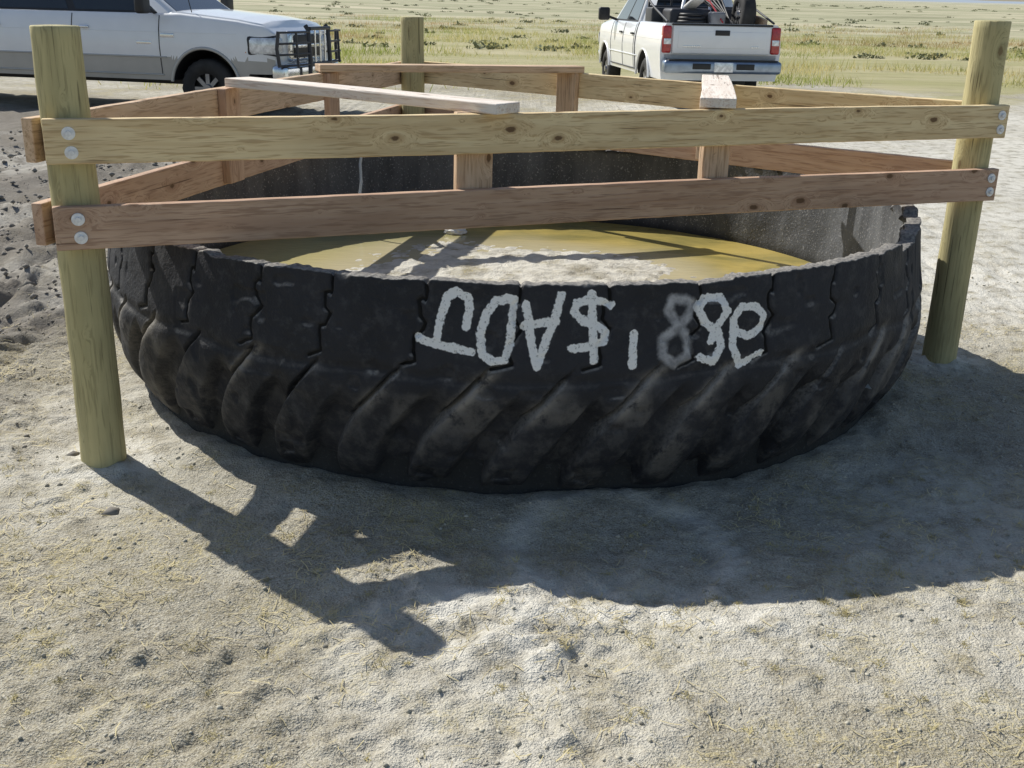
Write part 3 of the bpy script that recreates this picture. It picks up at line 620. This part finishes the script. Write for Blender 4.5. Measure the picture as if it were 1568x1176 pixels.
    for k in range(4): box('badge_letter',(L-.049,-.60+.032*k,1.03),(.008,.022,.028),M_chrome,T,.002)
    box('rear_bumper',(L-.12,0,.72),(.26,1.94,.20),M_bump,T,.05); box('bumper_pad',(L-.12,0,.825),(.24,1.8,.015),M_black,T,.005)
    for y_ in (-.36,.36): box('bumper_step',(L-.245,y_,.73),(.03,.3,.09),M_black,T,.01)
    box('licence_plate',(L-.255,0,.72),(.012,.31,.15),M_lamp,T,.004); box('hitch',(L-.16,0,.54),(.25,.09,.09),M_black,T,.01)
    box('rear_valance',(L+.05,0,.80),(.1,1.9,.24),M_white,T,.02)
    if cargo:
        tube('rack',[(-3.98,-.8,1.36),(-3.98,-.8,1.85),(-3.98,.8,1.85),(-3.98,.8,1.36)],.03,M_steel,T)
        tube('rack_bar',[(-3.98,-.8,1.62),(-3.98,.8,1.62)],.022,M_steel,T)
        for y_ in (-.4,0,.4): tube('rack_post',[(-3.98,y_,1.36),(-3.98,y_,1.85)],.02,M_steel,T)
        for s in (1,-1): tube('rack_side',[(-3.98,s*.86,1.80),(-4.7,s*.88,1.62),(-5.75,s*.88,1.40)],.018,M_steel,T)
        box('tool_box',(-4.3,0,1.40),(.5,1.75,.42),M_steel,T,.03)
        box('fuel_tank',(-4.85,.35,1.38),(.6,.7,.44),M_steel,T,.06)
        for k in range(4):
            rr_=.24-.02*k; tube('hose_coil',[(-5.2+rr_*math.cos(a_),.35+rr_*math.sin(a_),1.34+.055*k) for a_ in np.linspace(0,6.28,28)[:-1]],.028,M_black,T,True)
        wheel('spare_wheel',(-5.25,-.52,1.52),1,T,.36,.24)
        tube('pipe_post',[(-5.3,.62,1.1),(-4.6,.30,1.95)],.03,M_lamp,T); tube('pipe_post_2',[(-5.5,.1,1.3),(-4.4,-.15,1.8)],.022,M_chrome,T)
        box('bucket',(-5.3,-.05,1.42),(.24,.24,.28),simple('bucket_grey',(.25,.25,.26),.5),T,.05,taper=(1.1,1.1)); box('plank',(-5.1,-.78,1.45),(1.1,.05,.14),w_tan,T,.005,(0,-.12,0))
        box('cap_white',(-5.1,.30,1.68),(.34,.2,.07),simple('canvas_white',(.7,.68,.64),.8),T,.03,(0.2,.5,.4))
        tube('strap',[(-5.5,-.1,1.4),(-5.0,.0,1.72),(-4.6,.2,1.85)],.014,M_red,T)
        for k in range(6): tube('conduit',[(-5.6+.06*k,-.25-.05*k,1.3),(-5.0+.05*k,-.2+.06*k,1.75),(-4.5,-.3+.1*k,1.70)],.014,M_black,T)
    return T
hd=math.radians(-13); hv=np.array([math.cos(hd),math.sin(hd)]); lv=np.array([-hv[1],hv[0]])
nf=np.array([-3.24,15.1]); fc_=nf+lv*1.0-hv*.1
pickup((fc_[0],fc_[1],-.05),hd,True,True,False,-6.05,-7.3,1.03,-4.35)
hr=math.radians(90+6.3); hv2=np.array([math.cos(hr),math.sin(hr)]); rc=np.array([3.25,18.2])+hv2*5.85
pickup((rc[0],rc[1],-.04),hr,False,False,True)
